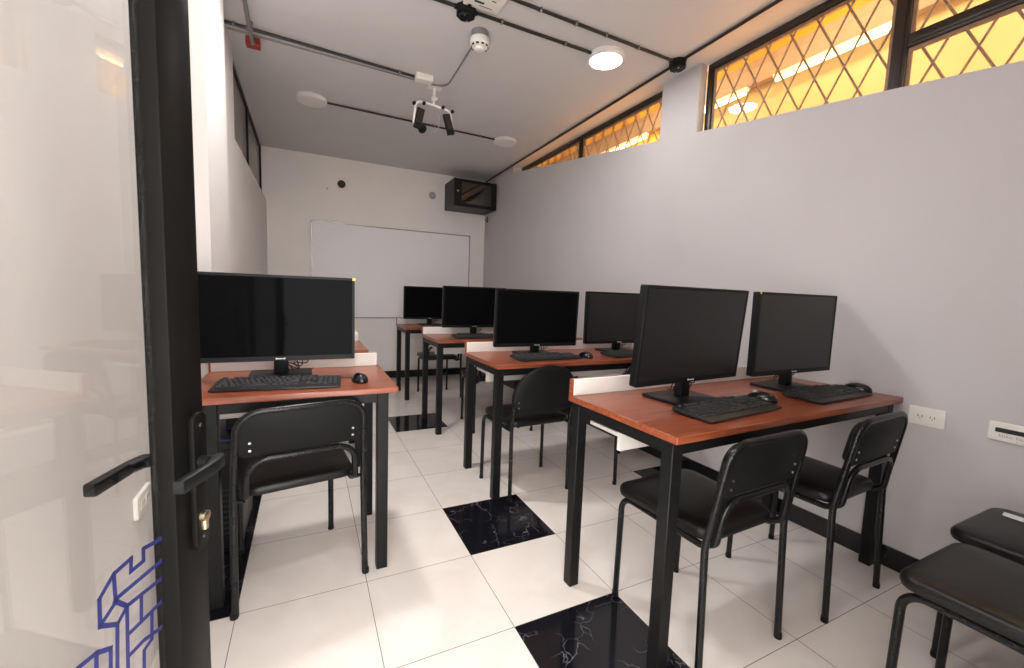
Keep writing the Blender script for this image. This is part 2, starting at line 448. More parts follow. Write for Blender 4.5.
MB().prism(rrect(.033, .214, .014, 6, cx=.026, cy=.888), -.042, -.0325, 'xz', .003).build('lock_plate', 'door_black', door)
lever(1).build('lever_handle', 'black_plastic', door)
lever(-1).build('lever_handle', 'black_plastic', door)
# line emblem of a battlemented tower in blue film on the glass
STR = [[[0.1795, 0.8142], [0.1575, 0.8304], [0.1293, 0.8323], [0.1311, 0.8152], [0.1087, 0.8151], [0.1083, 0.8319], [0.0756, 0.8255]], [[0.1795, 0.8142], [0.1805, 0.7811]], [[0.1805, 0.7811], [0.1565, 0.7935]], [[0.1575, 0.8304], [0.1569, 0.7968]], [[0.1584, 0.7959], [0.1401, 0.7747]], [[0.1417, 0.7751], [0.0793, 0.7675]], [[0.1569, 0.7968], [0.0776, 0.7932]], [[0.1805, 0.7811], [0.1562, 0.7632], [0.1408, 0.7739]], [[0.1401, 0.7747], [0.1446, 0.6737]], [[0.1562, 0.7632], [0.1611, 0.6902]], [[0.1156, 0.7726], [0.1176, 0.7405]], [[0.1395, 0.7359], [0.0984, 0.7341], [0.0813, 0.7341]], [[0.0984, 0.7341], [0.101, 0.694]], [[0.1414, 0.7069], [0.1147, 0.7055], [0.0837, 0.6965]], [[0.1017, 0.6946], [0.1156, 0.6915], [0.1184, 0.6476]], [[0.2113, 0.7571], [0.1877, 0.7534], [0.1679, 0.7415], [0.1707, 0.6998]], [[0.1877, 0.7534], [0.19, 0.7191]], [[0.2113, 0.7571], [0.2157, 0.7447]]]
em = MB()
for l in STR:
    for (xa, za), (xb, zb) in zip(l, l[1:]):
        v = Vector((xb - xa, zb - za)); L = v.length; v.normalize(); p = Vector((-v.y, v.x)) * .0029; e = v * .0024
        q = [(xa - e.x + p.x, za - e.y + p.y), (xb + e.x + p.x, zb + e.y + p.y), (xb + e.x - p.x, zb + e.y - p.y), (xa - e.x - p.x, za - e.y - p.y)]
        em.prism(q, -.0194, -.0190, 'xz')
em.build('tower_emblem', 'blue', door)

# ------------------------------------------------------------------ desks
ZT = .79
def make_desk(name, W, D, label, tray=True, i=.006):
    """local origin: floor, front left corner; x to the right, y to the back"""
    t = thing(name, label, 'desk')
    MB().box(0, W, 0, D, .767, ZT, .0015, 1).build('desktop', 'wood', t)
    lw = .045
    for x in (i, W - .036 - lw):
        for y in (.018, D - .018 - lw): MB().box(x, x + lw, y, y + lw, 0, .767, .0025, 1).build('leg', 'black_metal', t)
    fr = MB(); x0, x1 = i + lw, W - .036 - lw
    fr.box(x0, x1, .020, .020 + .04, .726, .767, .0015, 1); fr.box(x0, x1, D - .02 - .04, D - .02, .726, .767, .0015, 1)
    fr.box(i + .002, i + .042, .018 + lw, D - .018 - lw, .726, .767, .0015, 1); fr.box(x1 + .002, x1 + .042, .018 + lw, D - .018 - lw, .726, .767, .0015, 1)
    fr.build('apron_frame', 'black_metal', t)
    p = MB().box(.008, W - .012, D - .020, D - .004, ZT + .0005, ZT + .066, .001, 1).build('privacy_panel', 'white_panel', t)
    e = MB(); e.box(.0, .008, D - .021, D - .003, ZT + .0005, ZT + .067); e.box(.008, W - .012, D - .004, D - .001, ZT + .0005, ZT + .067)
    e.build('panel_edging', 'wood', p)
    if tray:
        c = MB(); c.box(.065, W - .10, D - .225, D - .065, .682, .697, .001, 1)
        c.build('cable_tray', 'white_panel', t)
        MB().box(.065, W - .10, D - .243, D - .2255, .632, .7045, .001, 1).build('tray_lip', 'white_panel', t)
    return t
GD = 'two-seat desks along the long wall'
d1 = make_desk('computer_desk', 1.43, .546, 'long cherry-topped black steel desk in front, nearest the outlets, carrying the two largest-looking monitors')
d1.location = (.304, -1.288, 0); d1.rotation_euler = (0, 0, R(1.6)); d1['group'] = GD
copy_tree(d1, (.284, -.040, 0), 0, 'second long cherry-topped desk from the front, with the round-backed chair pushed under it', GD)
copy_tree(d1, (.288, 1.150, 0), 0, 'third long cherry-topped desk from the front, its leg on a black floor tile', GD)
copy_tree(d1, (.276, 2.335, 0), 0, 'farthest long cherry-topped desk, standing closest to the whiteboard wall', GD)
GS = 'single-seat desks beside the glass door'
d5 = make_desk('computer_desk', .735, .545, 'short one-seat cherry-topped desk directly behind the open glass door', tray=True, i=.066)
d5.location = (-1.058, -.408, 0); d5['group'] = GS
copy_tree(d5, (-1.035, .715, 0), 0, 'short one-seat desk mostly hidden behind the left monitor, before the whiteboard', GS)

# ------------------------------------------------------------------ monitors
def make_monitor(screen, label, w=.605, h=.362):
    """local origin: desk top under the screen's centre; screen faces -y; the head is a set of parts with a tilt baked in"""
    t = thing('monitor', label, 'monitor')
    return t
MW, MH = .606, .371
def build_monitor(label, loc, yaw, tilt, zb, screen, sticker=None):
    t = thing('monitor', label, 'monitor', (loc[0], loc[1], ZT + .0005), yaw, 'wide black monitors on the desks')
    z0 = zb - ZT
    X = Matrix.Translation((0, 0, z0)) @ Matrix.Rotation(tilt, 4, 'X')
    hs = MB().prism(rrect(MW, MH, .006, 3, cy=MH / 2), 0, .030, 'xz', .002, mat=X)
    # thinner bulge on the back
    hs.prism(rrect(MW * .62, MH * .62, .03, 4, cy=MH * .5), .030, .050, 'xz', .012, mat=X)
    H = hs.build('housing', 'black_plastic', t)
    b = MB(); bw, bb = .012, .022
    for q in ((-MW / 2 + .001, -MW / 2 + bw, .001, MH - .001), (MW / 2 - bw, MW / 2 - .001, .001, MH - .001), (-MW / 2 + bw, MW / 2 - bw, MH - bw, MH - .001), (-MW / 2 + bw, MW / 2 - bw, .001, bb)):
        b.box(q[0], q[1], -.003, .001, q[2], q[3], .001, 1, mat=X)
    b.build('bezel', 'black_plastic', t)
    MB().box(-MW / 2 + bw, MW / 2 - bw, -.0008, .0005, bb, MH - bw, mat=X).build('screen', screen, t)
    lg = MB()
    for i, (a, wd, ht) in enumerate(((-.019, .007, .006), (-.0105, .0045, .0045), (-.0045, .005, .0045), (.002, .0045, .0045), (.008, .0045, .0045), (.0135, .005, .006))):
        lg.box(a, a + wd, -.0036, -.003, .008, .008 + ht, mat=X)
    lg.build('maker_mark', 'silver', H)
    # stand: neck and flat square foot
    nk = MB().box(-.028, .028, .016, .050, .012, z0 + .10, .006); nk.build('stand_neck', 'black_plastic', t)
    MB().prism(rrect(.245, .19, .008, 4, cy=.035), 0, .013, 'xy', .003).build('stand_foot', 'black_plastic', t)
    for k, xs in enumerate((.055, .075, .10)):
        c = smooth_path([(xs, .034, z0 + .06), (xs + .008, .055, z0 - .01), (xs - .012 * (k - 1), .050, z0 - .045 + .012 * k), (xs - .05, .075, z0 - .02), (xs - .02, .120, .006), (xs + .03, .17, .004)])
        MB().tube(c, .0022, 6).build('monitor_cable', 'dark_gap', t)
    if sticker is not None:
        xs = sticker * (MW / 2 - .004)
        MB().box(xs - (.0065 if sticker > 0 else .004), xs + (.0065 if sticker > 0 else .004), -.0045, -.0032, MH - (.012 if sticker > 0 else .010), MH + .001, mat=X).build('tape_tab', 'yellow', H)['label'] = 'small yellow tape tab at the top corner'
    return t
build_monitor('largest-looking black monitor with matte grey screen, on the nearest long desk, tilted a little', (.703, -.972), R(4.3), R(4.), .866, 'screen_matte')
build_monitor('black monitor on the nearest long desk beside the wall, yellow tape at its top corner', (1.386, -.968), R(1.), R(0), .864, 'screen_matte', -1)
build_monitor('black monitor with dark glossy screen on the second long desk, above the round-backed chair', (.705, .271), R(-1.4), R(2.), .847, 'screen_gloss')
build_monitor('grey-screened black monitor on the second long desk beside the wall, partly behind the nearest monitor', (1.405, .285), 0, R(0), .853, 'screen_matte')
build_monitor('black monitor on the third long desk, overlapped by the glossy monitor of the second desk', (.722, 1.48), 0, R(2), .866, 'screen_gloss')
build_monitor('farthest black monitor, on the last desk in front of the whiteboard', (.622, 2.665), 0, R(2), .86, 'screen_gloss')
build_monitor('black monitor with mirror-like screen and yellow tape corner on the short desk by the door', (-.764, -.075), R(0), R(0), .861, 'screen_gloss', 1)

# ------------------------------------------------------------------ keyboards
def make_keyboard(label):
    t = thing('keyboard', label, 'keyboard', group='black keyboards on the desks')
    W, D = .445, .152
    prof = [(-D / 2, .003), (-D / 2, .009), (-D / 2 + .028, .0125), (D / 2 - .012, .024), (D / 2, .021), (D / 2, .008)]
    MB().prism(prof, -W / 2, W / 2, 'yz', .003).build('keyboard_body', 'keytray', t)
    for sx in (-1, 1):
        MB().box(sx * .18 - .014, sx * .18 + .014, D / 2 - .026, D / 2 - .012, 0, .012).build('keyboard_foot', 'dark_gap', t)
        MB().box(sx * .18 - .014, sx * .18 + .014, -D / 2 + .01, -D / 2 + .02, 0, .0055).build('keyboard_foot', 'dark_gap', t)
    k = MB(); y0 = -D / 2 + .031; sl = (.024 - .0125) / (D - .04)
    rows = 6; py = .0186
    for r in range(rows):
        y = y0 + r * py + (.004 if r == 5 else 0); x = -W / 2 + .012
        ws = {0: [1.25, 1.25, 1.25, 6.25, 1.25, 1.25, 1.25, 1.25], 1: [2.25] + [1] * 10 + [2.75], 2: [1.75] + [1] * 11 + [2.25], 3: [1.5] + [1] * 12 + [1.5], 4: [1] * 13 + [2], 5: [1, -1] + [1] * 4 + [-.5] + [1] * 4 + [-.5] + [1] * 4}[r]
        ws = ws + [-.3] + ([1, 1, 1] if r not in (1, 2) else ([-1, 1, -1] if r == 1 else [-1, -1, -1])) + [-.3] + ([1] * 4 if r != 5 else [])
        u = .0187
        for wv in ws:
            if wv > 0:
                z = .0125 + (y + py / 2 - (-D / 2 + .028)) * sl
                k.box(x + .0014, x + wv * u - .0014, y + .0012, y + py - .0014, z - .004, z + .0055, .0018, 1)
            x += abs(wv) * u
    k.build('keys', 'key', t)
    MB().tube(smooth_path([(.02, D / 2 - .004, .017), (.03, D / 2 + .05, .004), (.06, D / 2 + .10, .010), (.03, D / 2 + .17, .004)]), .0018, 6).build('keyboard_cable', 'dark_gap', t)
    return t
KL = ['black keyboard lying in front of the largest-looking monitor on the nearest long desk',
      'black keyboard at the wall end of the nearest long desk, under the taped monitor',
      'black keyboard on the second long desk, just above the round-backed chair',
      'black keyboard by the wall on the second long desk, half hidden by the nearest monitor',
      'small-looking black keyboard on the third long desk',
      'black keyboard on the short desk beside the door']
ks = [(.725, -1.135, 6.), (1.402, -1.115, 3.), (.690, .115, 2.), (1.375, .100, 0.), (.690, 1.315, 0.), (-.757, -.262, -5.5)]
kb = make_keyboard(KL[0]); kb.location = (ks[0][0], ks[0][1], ZT + .0005); kb.rotation_euler = (0, 0, R(ks[0][2]))
for (x, y, a), l in zip(ks[1:], KL[1:]): copy_tree(kb, (x, y, ZT + .0005), R(a), l)

# ------------------------------------------------------------------ mice
def make_mouse(label):
    t = thing('computer_mouse', label, 'mouse', group='black mice on the desks')
    bm = bmesh.new(); bmesh.ops.create_uvsphere(bm, u_segments=24, v_segments=14, radius=1)
    for v in bm.verts:
        x, y, z = v.co
        v.co = (x * .031 * (1 - .12 * y), y * .056, (max(z, -.25) * (.031 + .004 * -y) + .0082))
    m = MB(); m.bm(bm, True); m.build('mouse_shell', 'mouse_gloss', t)
    MB().lathe([(0, -.003), (.008, -.003), (.009, 0), (.008, .003), (0, .003)], 16, Matrix.Translation((0, .027, .033)) @ Matrix.Rotation(R(90), 4, 'Y')).build('scroll_wheel', 'grey_plastic', t)
    MB().tube(smooth_path([(0, .030, .037), (0, .02, .0395), (0, .0, .0396)]), .0008, 5).build('button_seam', 'dark_gap', t)
    MB().tube(smooth_path([(0, .054, .010), (-.01, .085, .004), (-.05, .12, .003), (-.10, .13, .012), (-.16, .15, .004), (-.20, .20, .003)]), .0017, 6).build('mouse_cable', 'dark_gap', t)
    return t
ml = [('black mouse behind the keyboard of the largest-looking monitor', 1.005, -1.075, 25), ('black mouse at the wall end of the nearest long desk', 1.668, -1.10, 10),
      ('black mouse beside the keyboard on the second long desk', .972, .095, 15), ('glossy black mouse beside the keyboard on the short desk by the door', -.460, -.262, 12)]
m0 = make_mouse(ml[0][0]); m0.location = (ml[0][1], ml[0][2], ZT + .0005); m0.rotation_euler = (0, 0, R(ml[0][3]))
for l, x, y, a in ml[1:]: copy_tree(m0, (x, y, ZT + .0005), R(a), l)

# ------------------------------------------------------------------ chairs
TR = .0115
def seat_mb(wf=.41, wr=.36, y0=-.185, y1=.215, z0=.432, z1=.474):
    """padded seat: rounded trapezoid, soft edge, slight crown"""
    base = []
    for (x, y) in rrect(1, 1, .13, 7):
        t = y + .5
        base.append((x * (wr + (wf - wr) * t), y0 + (y1 - y0) * t))
    m = MB(); rings = [(.94, z0), (.985, z0 + .004), (1.0, z0 + .014), (1.0, z1 - .016), (.975, z1 - .006), (.92, z1 - .001), (.7, z1 + .004), (.35, z1 + .006)]
    cy = (y0 + y1) / 2; vs = []; n = len(base)
    for s, z in rings:
        for x, y in base: vs.append((x * s, cy + (y - cy) * s, z))
    fs = [[i * n + k, i * n + (k + 1) % n, (i + 1) * n + (k + 1) % n, (i + 1) * n + k] for i in range(len(rings) - 1) for k in range(n)]
    fs += [list(range(n))[::-1], [(len(rings) - 1) * n + k for k in range(n)]]
    m.add(vs, fs, True); return m
def caps(t, pts):
    for x, y in pts: MB().lathe([(0, 0), (.0125, 0), (.0130, .004), (.0124, .020), (0, .024)], 14, Matrix.Translation((x, y, 0))).build('foot_cap', 'black_plastic', t)
def screws(t, pts, nrm=-1):
    for x, y, z in pts: MB().lathe([(0, 0), (.0045, 0), (.004, .0022), (0, .003)], 12, Matrix.Translation((x, y, z)) @ Matrix.Rotation(R(90), 4, 'X')).build('screw', 'steel', t)
def make_chair(label):
    t = thing('stacking_chair', label, 'chair', group='black vinyl stacking chairs')
    seat_mb().build('seat', 'vinyl', t)
    # front tube: foot, bend, side rail, hoop under the backrest
    L = [(-.173, .205, .006), (-.172, .20, .418), (-.174, -.16, .420), (-.174, -.208, .450), (-.168, -.226, .590)]
    pts = L + [(-x, y, z) for x, y, z in L[::-1]]
    MB().tube(fillet(pts, [0, .055, .05, .03, .065, .065, .03, .05, .055, 0]), TR, 12).build('front_frame', 'chair_metal', t)
    L = [(-.210, -.212, .006), (-.207, -.196, .44), (-.195, -.248, .776)]
    pts = L + [(-x, y, z) for x, y, z in L[::-1]]
    MB().tube(fillet(pts, [0, .25, .075, .075, .25, 0]), TR, 12).build('rear_frame', 'chair_metal', t)
    sb = MB()   # spacers that tie side rails to the rear tube, and cross bars below the seat
    for s in (-1, 1): sb.tube([(s * .178, -.175, .425), (s * .207, -.199, .44)], .008, 8)
    sb.box(-.178, .178, -.11, -.085, .421, .4315); sb.box(-.178, .178, .11, .135, .421, .4315)
    sb.build('seat_bracket', 'chair_metal', t)
    th = math.atan2(.052, .318)
    X = Matrix.Translation((0, -.2215, .604)) @ Matrix.Rotation(th, 4, 'X')
    MB().prism(rrect(.380, .164, [.07, .07, .02, .02], 7, cy=.084), -.006, .006, 'xz', .002, mat=X).build('back_shell', 'chair_plastic', t)
    MB().prism(rrect(.365, .155, [.06, .06, .025, .025], 7, cy=.084), .0065, .034, 'xz', .012, 3, mat=X).build('back_pad', 'vinyl', t)
    screws(t, [tuple(X @ Vector((s * .160, -.006, z))) for s in (-1, 1) for z in (.028, .058)])
    caps(t, [(-.213, -.212), (.213, -.212), (-.173, .205), (.173, .205)])
    return t
CH = [('black vinyl chair pulled up under the largest-looking monitor of the nearest long desk', .624, -1.112, 2),
      ('black vinyl chair at the wall end of the nearest long desk, by the outlet', 1.288, -1.118, 3),
      ('black chair tucked under the wall end of the second long desk, mostly hidden', 1.310, .100, 0),
      ('black chair tucked under the third long desk, behind the round-backed chair', .812, 1.325, 0),
      ('black chair beside the wall under the third long desk, only its legs seen', 1.310, 1.22, 0),
      ('farthest black chair, tucked under the last desk before the whiteboard', .682, 2.515, 0),
      ('black vinyl chair pushed under the short desk beside the glass door', -.712, -.218, 10),
      ('black padded seat nearest the camera, cut off by the photo corner', .985, -1.842, 0),
      ('black padded seat against the wall with a white patch on it', 1.445, -1.795, 0)]
c0 = make_chair(CH[0][0]); c0.location = (CH[0][1], CH[0][2], 0)
c0.rotation_euler = (0, 0, R(CH[0][3]))
for l, x, y, a in CH[1:]:
    c = copy_tree(c0, (x, y, 0), R(a), l)
    if a == 10: c.scale = (1.085, 1, .97)

def make_round_chair(label, loc, rz):
    t = thing('visitor_chair', label, 'chair', loc, rz)
    seat_mb(.44, .40, -.165, .20, .425, .468).build('seat', 'vinyl', t)
    for s in (-1, 1):
        MB().tube(fillet([(s * .225, .175, .006), (s * .222, .172, .42), (s * .205, -.175, .418)], [0, .05, 0]), TR, 12).build('front_leg', 'chair_metal', t)
        MB().tube(fillet([(s * .200, -.172, .006), (s * .200, -.165, .44), (s * .195, -.20, .62)], [0, .2, 0]), TR, 12).build('rear_leg', 'chair_metal', t)
    sb = MB(); sb.box(-.205, .205, -.11, -.085, .412, .4245); sb.box(-.215, .215, .11, .135, .412, .4245); sb.build('seat_bracket', 'chair_metal', t)
    # D-shaped back, bowed round the sitter
    W = .215; zc = .60; out = []
    for k in range(33):
        a = PI * k / 32; out.append((W * math.cos(a), zc + .195 * math.sin(a)))
    out += [(-W + .004, zc - .045), (-W + .03, zc - .078), (-.10, zc - .088), (.10, zc - .088), (W - .03, zc - .078), (W - .004, zc - .045)]
    n = len(out); vs = []
    layers = [(-.010, .965), (-.007, .99), (0, 1.), (.010, 1.), (.016, .985), (.019, .95)]
    def bow(x, y, z): return (x, -.222 + y + .65 * x * x - .11 * (z - zc), z)
    cz = zc + .04
    for y, s in layers:
        for x, z in out: vs.append(bow(x * s, y, cz + (z - cz) * s))
    fs = [[i * n + k, i * n + (k + 1) % n, (i + 1) * n + (k + 1) % n, (i + 1) * n + k] for i in range(len(layers) - 1) for k in range(n)]
    # inner rings so the bowed faces stay smooth
    for side, li in ((0, 0), (1, len(layers) - 1)):
        y, s0 = layers[li]; prev = li * n
        for s in (.7, .4, .1):
            base = len(vs)
            for x, z in out: vs.append(bow(x * s, y, cz + (z - cz) * s))
            fs += [[prev + k, prev + (k + 1) % n, base + (k + 1) % n, base + k] for k in range(n)]; prev = base
        fs.append([prev + k for k in range(n)])
    MB().add(vs, fs, True).build('backrest', 'chair_plastic', t)
    screws(t, [(s * .185, -.222 + .65 * .185 ** 2 - .012, z) for s in (-1, 1) for z in (.555, .585)])
    caps(t, [(-.2, -.172), (.2, -.172), (-.225, .175), (.225, .175)])
    return t
make_round_chair('black chair with a tall half-round plastic back, at the second long desk', (.572, .115, 0), R(2))

# thin flat white patch on the seat by the wall
tag(MB().prism([(-.022, -.030), (.026, -.026), (.022, .032), (-.018, .026)], 0, .0008, 'xy').build('white_patch', 'patch', loc=(1.535, -1.660, .4815)), 'small white flat patch on the black seat beside the wall', 'patch')

# ------------------------------------------------------------------ tower computer under the short desk
pc = thing('tower_computer', 'black tower computer standing on black floor tiles under the short desk', 'computer', (-.985, .19, 0))
MB().box(-.06, .055, -.19, .20, .012, .53, .004).build('case', 'gunmetal', pc)
fp = MB(); fp.box(-.058, .053, -.196, -.19, .014, .526, .002)
fp.build('front_panel', 'black_plastic', pc)
for z in (.44, .47): MB().box(-.05, .045, -.1975, -.196, z, z + .022).build('drive_bay', 'dark_gap', pc)
sl = MB()
for k in range(9): sl.box(-.045, .04, -.1972, -.196, .08 + k * .025, .088 + k * .025)
sl.build('intake_grille', 'dark_gap', pc)
pf = MB()
for x in (-.045, .04):
    for y in (-.16, .17): pf.lathe([(0, 0), (.01, 0), (.01, .0125), (0, .0125)], 12, Matrix.Translation((x, y, 0)))
pf.build('case_foot', 'dark_gap', pc)
MB().tube(smooth_path([(-.03, -.198, .515), (-.02, -.235, .525), (.03, -.24, .522), (.05, -.215, .535), (.03, -.15, .542), (-.02, -.1, .534)]), .003, 8).build('network_cable', 'blue_cable', pc)['label'] = 'blue cable'

# ------------------------------------------------------------------ back wall
wb = thing('whiteboard', 'wide blank whiteboard with thin metal trim on the far wall', 'whiteboard', (.405, YB, .815))
bx = 1.008; bh = 1.155
MB().box(-bx, bx, -.014, -.002, 0, bh).build('writing_surface', 'board', wb)
fr = MB()
for q in ((-bx - .008, bx + .008, -.010, .004), (-bx - .008, bx + .008, bh - .004, bh + .010)): fr.box(q[0], q[1], -.020, -.001, q[2], q[3], .002, 1)
for q in ((-bx - .010, -bx + .003), (bx - .003, bx + .010)): fr.box(q[0], q[1], -.020, -.001, -.008, bh + .008, .002, 1)
fr.build('board_trim', 'alu', wb)
cc = MB()
for sx in (-1, 1):
    for z in (0, bh): cc.box(sx * bx - .014, sx * bx + .014, -.022, -.001, z - .014, z + .014, .004)
cc.build('corner_cap', 'grey_plastic', wb)

RX = Matrix.Rotation(R(90), 4, 'X')
h = thing('wall_sleeve', 'round black open pipe sleeve set high in the far wall', 'wall sleeve', (-.265, YB, 2.455))
MB().lathe([(.034, .0), (.034, .010), (.044, .012), (.046, .006), (.046, 0)], 28, RX).build('sleeve_rim', 'black_plastic', h)
MB().lathe([(0, .001), (.036, .001), (.036, .003), (0, .003)], 28, RX).build('sleeve_bore', 'dark_gap', h)
h = thing('cover_plate', 'round pale grey cover plate on the far wall beside the network cabinet', 'cover plate', (.874, YB, 2.466))
MB().lathe([(.047, 0), (.047, .006), (.040, .010), (0, .011)], 28, RX).build('cover_disc', 'grey_plastic', h)
MB().lathe([(.004, .011), (.004, .0125), (0, .013)], 10, RX).build('cover_screw', 'steel', h)
h = thing('wall_hook', 'small black hook in the corner below the network cabinet', 'hook', (XR(3.5), 3.5, 2.215))
MB().box(-.014, 0, -.007, .007, -.04, .04, .003).build('hook_plate', 'black_plastic', h)
MB().tube(fillet([(-.012, 0, -.01), (-.04, 0, -.014), (-.04, 0, .012)], .01), .004, 8).build('hook_arm', 'black_plastic', h)
h = thing('wall_fixing', 'tiny pale wall fixing left of the black pipe sleeve', 'fixing', (-.425, YB, 2.38))
MB().lathe([(.010, 0), (.010, .004), (.006, .007), (0, .007)], 14, RX).build('fixing_cap', 'grey_plastic', h)

# network cabinet
nc = thing('network_cabinet', 'small black wall cabinet with glass front in the far top corner', 'cabinet', (1.045, YB, 2.288))
W, H, D = .590, .348, .40
b = MB(); e = .012
b.box(0, e, -D, 0, 0, H, .002, 1); b.box(W - e, W, -D, 0, 0, H, .002, 1); b.box(e, W - e, -D, 0, 0, e); b.box(e, W - e, -D, 0, H - e, H); b.box(e, W - e, -.012, 0, e, H - e)
b.build('cabinet_body', 'gunmetal', nc)
dr = MB()
dr.box(0, .10, -D - .018, -D - .001, 0, H, .003, 1); dr.box(W - .075, W, -D - .018, -D - .001, 0, H, .003, 1); dr.box(.10, W - .075, -D - .018, -D - .001, 0, .04); dr.box(.10, W - .075, -D - .018, -D - .001, H - .04, H)
dr = dr.build('cabinet_door', 'gunmetal', nc)
MB().box(.10, W - .075, -D - .012, -D - .008, .04, H - .04).build('door_pane', 'cab_glass', dr)
MB().lathe([(.011, 0), (.011, .006), (0, .008)], 14, Matrix.Translation((.05, -D - .018, H * .55)) @ RX).build('door_lock', 'steel', dr)
bl = MB()
for y in (-.06, -D + .06):
    for z in (.05, H - .05): bl.lathe([(.008, 0), (.007, .004), (0, .005)], 10, Matrix.Translation((0, y, z)) @ Matrix.Rotation(R(-90), 4, 'Y'))
bl.build('side_bolt', 'gunmetal', nc)
sw = MB().box(.14, W - .14, -.30, -.06, .09, .135, .003, 1).build('network_switch', 'grey_plastic', nc)
ps = MB()
for k in range(10): ps.box(.16 + k * .024, .176 + k * .024, -.303, -.30, .102, .118)
ps.build('switch_port', 'dark_gap', sw)
MB().box(.14, W - .14, -.30, -.06, .20, .235, .003, 1).build('patch_panel', 'black_plastic', nc)
for k in range(4):
    MB().tube(smooth_path([(.17 + k * .06, -.303, .11), (.18 + k * .05, -.335, .09), (.20 + k * .05, -.34, .15), (.19 + k * .055, -.303, .215)]), .0035, 6).build('patch_cable', 'grey_plastic', nc)

# ------------------------------------------------------------------ right wall fittings
def wall_frame(y):
    """matrix: local x along the wall towards the camera, local y out of the wall, local z up"""
    dx = Vector((.0195, -1, 0)).normalized(); nx = Vector((-1, -.0195, 0)).normalized()
    return Matrix(((dx.x, nx.x, 0, XR(y)), (dx.y, nx.y, 0, y), (0, 0, 1, 0), (0, 0, 0, 1)))
ot = thing('wall_outlet', 'white double power outlet plate on the wall beyond the nearest long desk', 'outlet')
ot.matrix_world = wall_frame(-1.271) @ Matrix.Translation((0, 0, .685))
MB().prism(rrect(.120, .080, .006, 4, cx=.06, cy=.040), .0, .009, 'xz', .003).build('outlet_plate', 'white_plastic', ot)
for cx in (.040, .080):
    s = MB().box(cx - .016, cx + .016, .009, .0102, .026, .054, .001, 1).build('socket', 'white_plastic', ot)
    k = MB(); k.box(cx - .008, cx - .0055, .0102, .0106, .036, .046); k.box(cx + .0055, cx + .008, .0102, .0106, .036, .046); k.lathe([(.0022, 0), (.0022, .0004), (0, .0004)], 10, Matrix.Translation((cx, .0102, .032)) @ Matrix.Rotation(R(-90), 4, 'X'))
    k.build('socket_slot', 'dark_gap', s)
pl = thing('access_plate', 'cream wall plate with a long black slot and faint engraved line, by the empty seats', 'wall plate')
pl.matrix_world = wall_frame(-1.514) @ Matrix.Translation((0, 0, .692))
MB().prism(rrect(.24, .072, .004, 3, cx=.12, cy=.036), .0, .008, 'xz', .002).build('plate_face', 'white_plastic', pl)
MB().prism(rrect(.20, .017, .003, 3, cx=.118, cy=.042), .008, .0088, 'xz').build('card_slot', 'dark_gap', pl)
lt = MB(); xx = .030
for k, wd in enumerate((.006, .004, .004, .006, .004, .003, -.006, .005, .004, .006, .004, .004, .005, .004, -.006, .006, .004, .005)):
    if wd > 0: lt.box(xx, xx + wd * .5, .008, .0083, .017, .017 + (.010 if k in (0, 7) else .007)); lt.box(xx, xx + wd, .008, .0083, .017, .0185)
    xx += abs(wd) + .0016
lt.build('engraved_line', 'grey_plastic', pl)
# left wall socket seen through the glass
o = thing('wall_outlet', 'white outlet plate on the near wall, seen through the glass door', 'outlet')
o.matrix_world = Matrix(((0, 1, 0, XL(-.64)), (1, 0, 0, -.668), (0, 0, 1, .508), (0, 0, 0, 1)))
MB().prism(rrect(.12, .066, .006, 4, cx=.06, cy=.036), .0, .012, 'xz', .003).build('outlet_plate', 'white_plastic', o)
for cx in (.040, .080):
    s = MB().box(cx - .016, cx + .016, .012, .0132, .022, .050, .001, 1).build('socket', 'white_plastic', o)
    k = MB(); k.box(cx - .008, cx - .0055, .0132, .0136, .036, .046); k.box(cx + .0055, cx + .008, .0132, .0136, .036, .046); k.build('socket_slot', 'dark_gap', s)

# ------------------------------------------------------------------ ceiling fittings
def ceiling_light(label, x, y, lit):
    t = thing('ceiling_light', label, 'ceiling light', (x, y, ZC), 0, 'round ceiling lights')
    MB().lathe([(.118, 0), (.120, -.006), (.120, -.026), (.112, -.034), (.104, -.034), (.104, -.028), (.0, -.028)], 48).build('light_rim', 'white_metal', t)
    MB().lathe([(.104, -.029), (.104, -.033), (.06, -.0345), (0, -.035)], 48).build('diffuser', 'lamp_on' if lit else 'lamp_off', t)
    return t
ceiling_light('round lit ceiling light shining near the clerestory window', 1.119, .246, True)
ceiling_light('round unlit ceiling light high above the short desks', -.610, 1.950, False)
ceiling_light('round unlit ceiling light near the network cabinet', 1.195, 1.985, False)
ceiling_light('round lit ceiling light above the camera, over the short desk beside the door', -.54, .246, True)

ceiling_light('unseen round ceiling light added as fill by the entrance, behind the camera', -.60, -1.48, True)  # unseen light, added behind the camera to brighten the room

ZP = ZC - .012
def conduit(label, pts, r=.0095, mat='pipe_black', clips=(), rad=.03, name='conduit'):
    t = thing(name, label, 'conduit', (pts[0][0], pts[0][1], ZC))
    off = Vector((pts[0][0], pts[0][1], ZC))
    P = [Vector(p) - off for p in pts]
    MB().tube(fillet(P, rad) if len(P) > 2 else P, r, 10).build('pipe', mat, t)
    d = (P[1] - P[0]).normalized(); an = math.atan2(d.y, d.x)
    for c in clips:
        q = P[0] + (P[1] - P[0]) * c
        X = Matrix.Translation(q) @ Matrix.Rotation(an, 4, 'Z')
        k = MB(); k.box(-.006, .006, -r - .002, r + .002, -r - .002, r + .0025, .002, 1, mat=X); k.box(-.006, .006, r, r + .02, .006, .0095, mat=X)
        k.build('pipe_clip', 'grey_metal', t)
    return t
conduit('black conduit from the octagonal box above the camera to the lit light', [(.21, .243, ZP), (1.0, .246, ZP)], clips=(.75, .2))
conduit('black conduit crossing over the camera into the octagonal box', [(-.48, .25, ZP), (.095, .243, ZP)])
conduit('black conduit running to the junction box above the right wall', [(-.30, .035, ZP), (1.51, .058, ZP)], clips=(.45, .58, .70, .84))
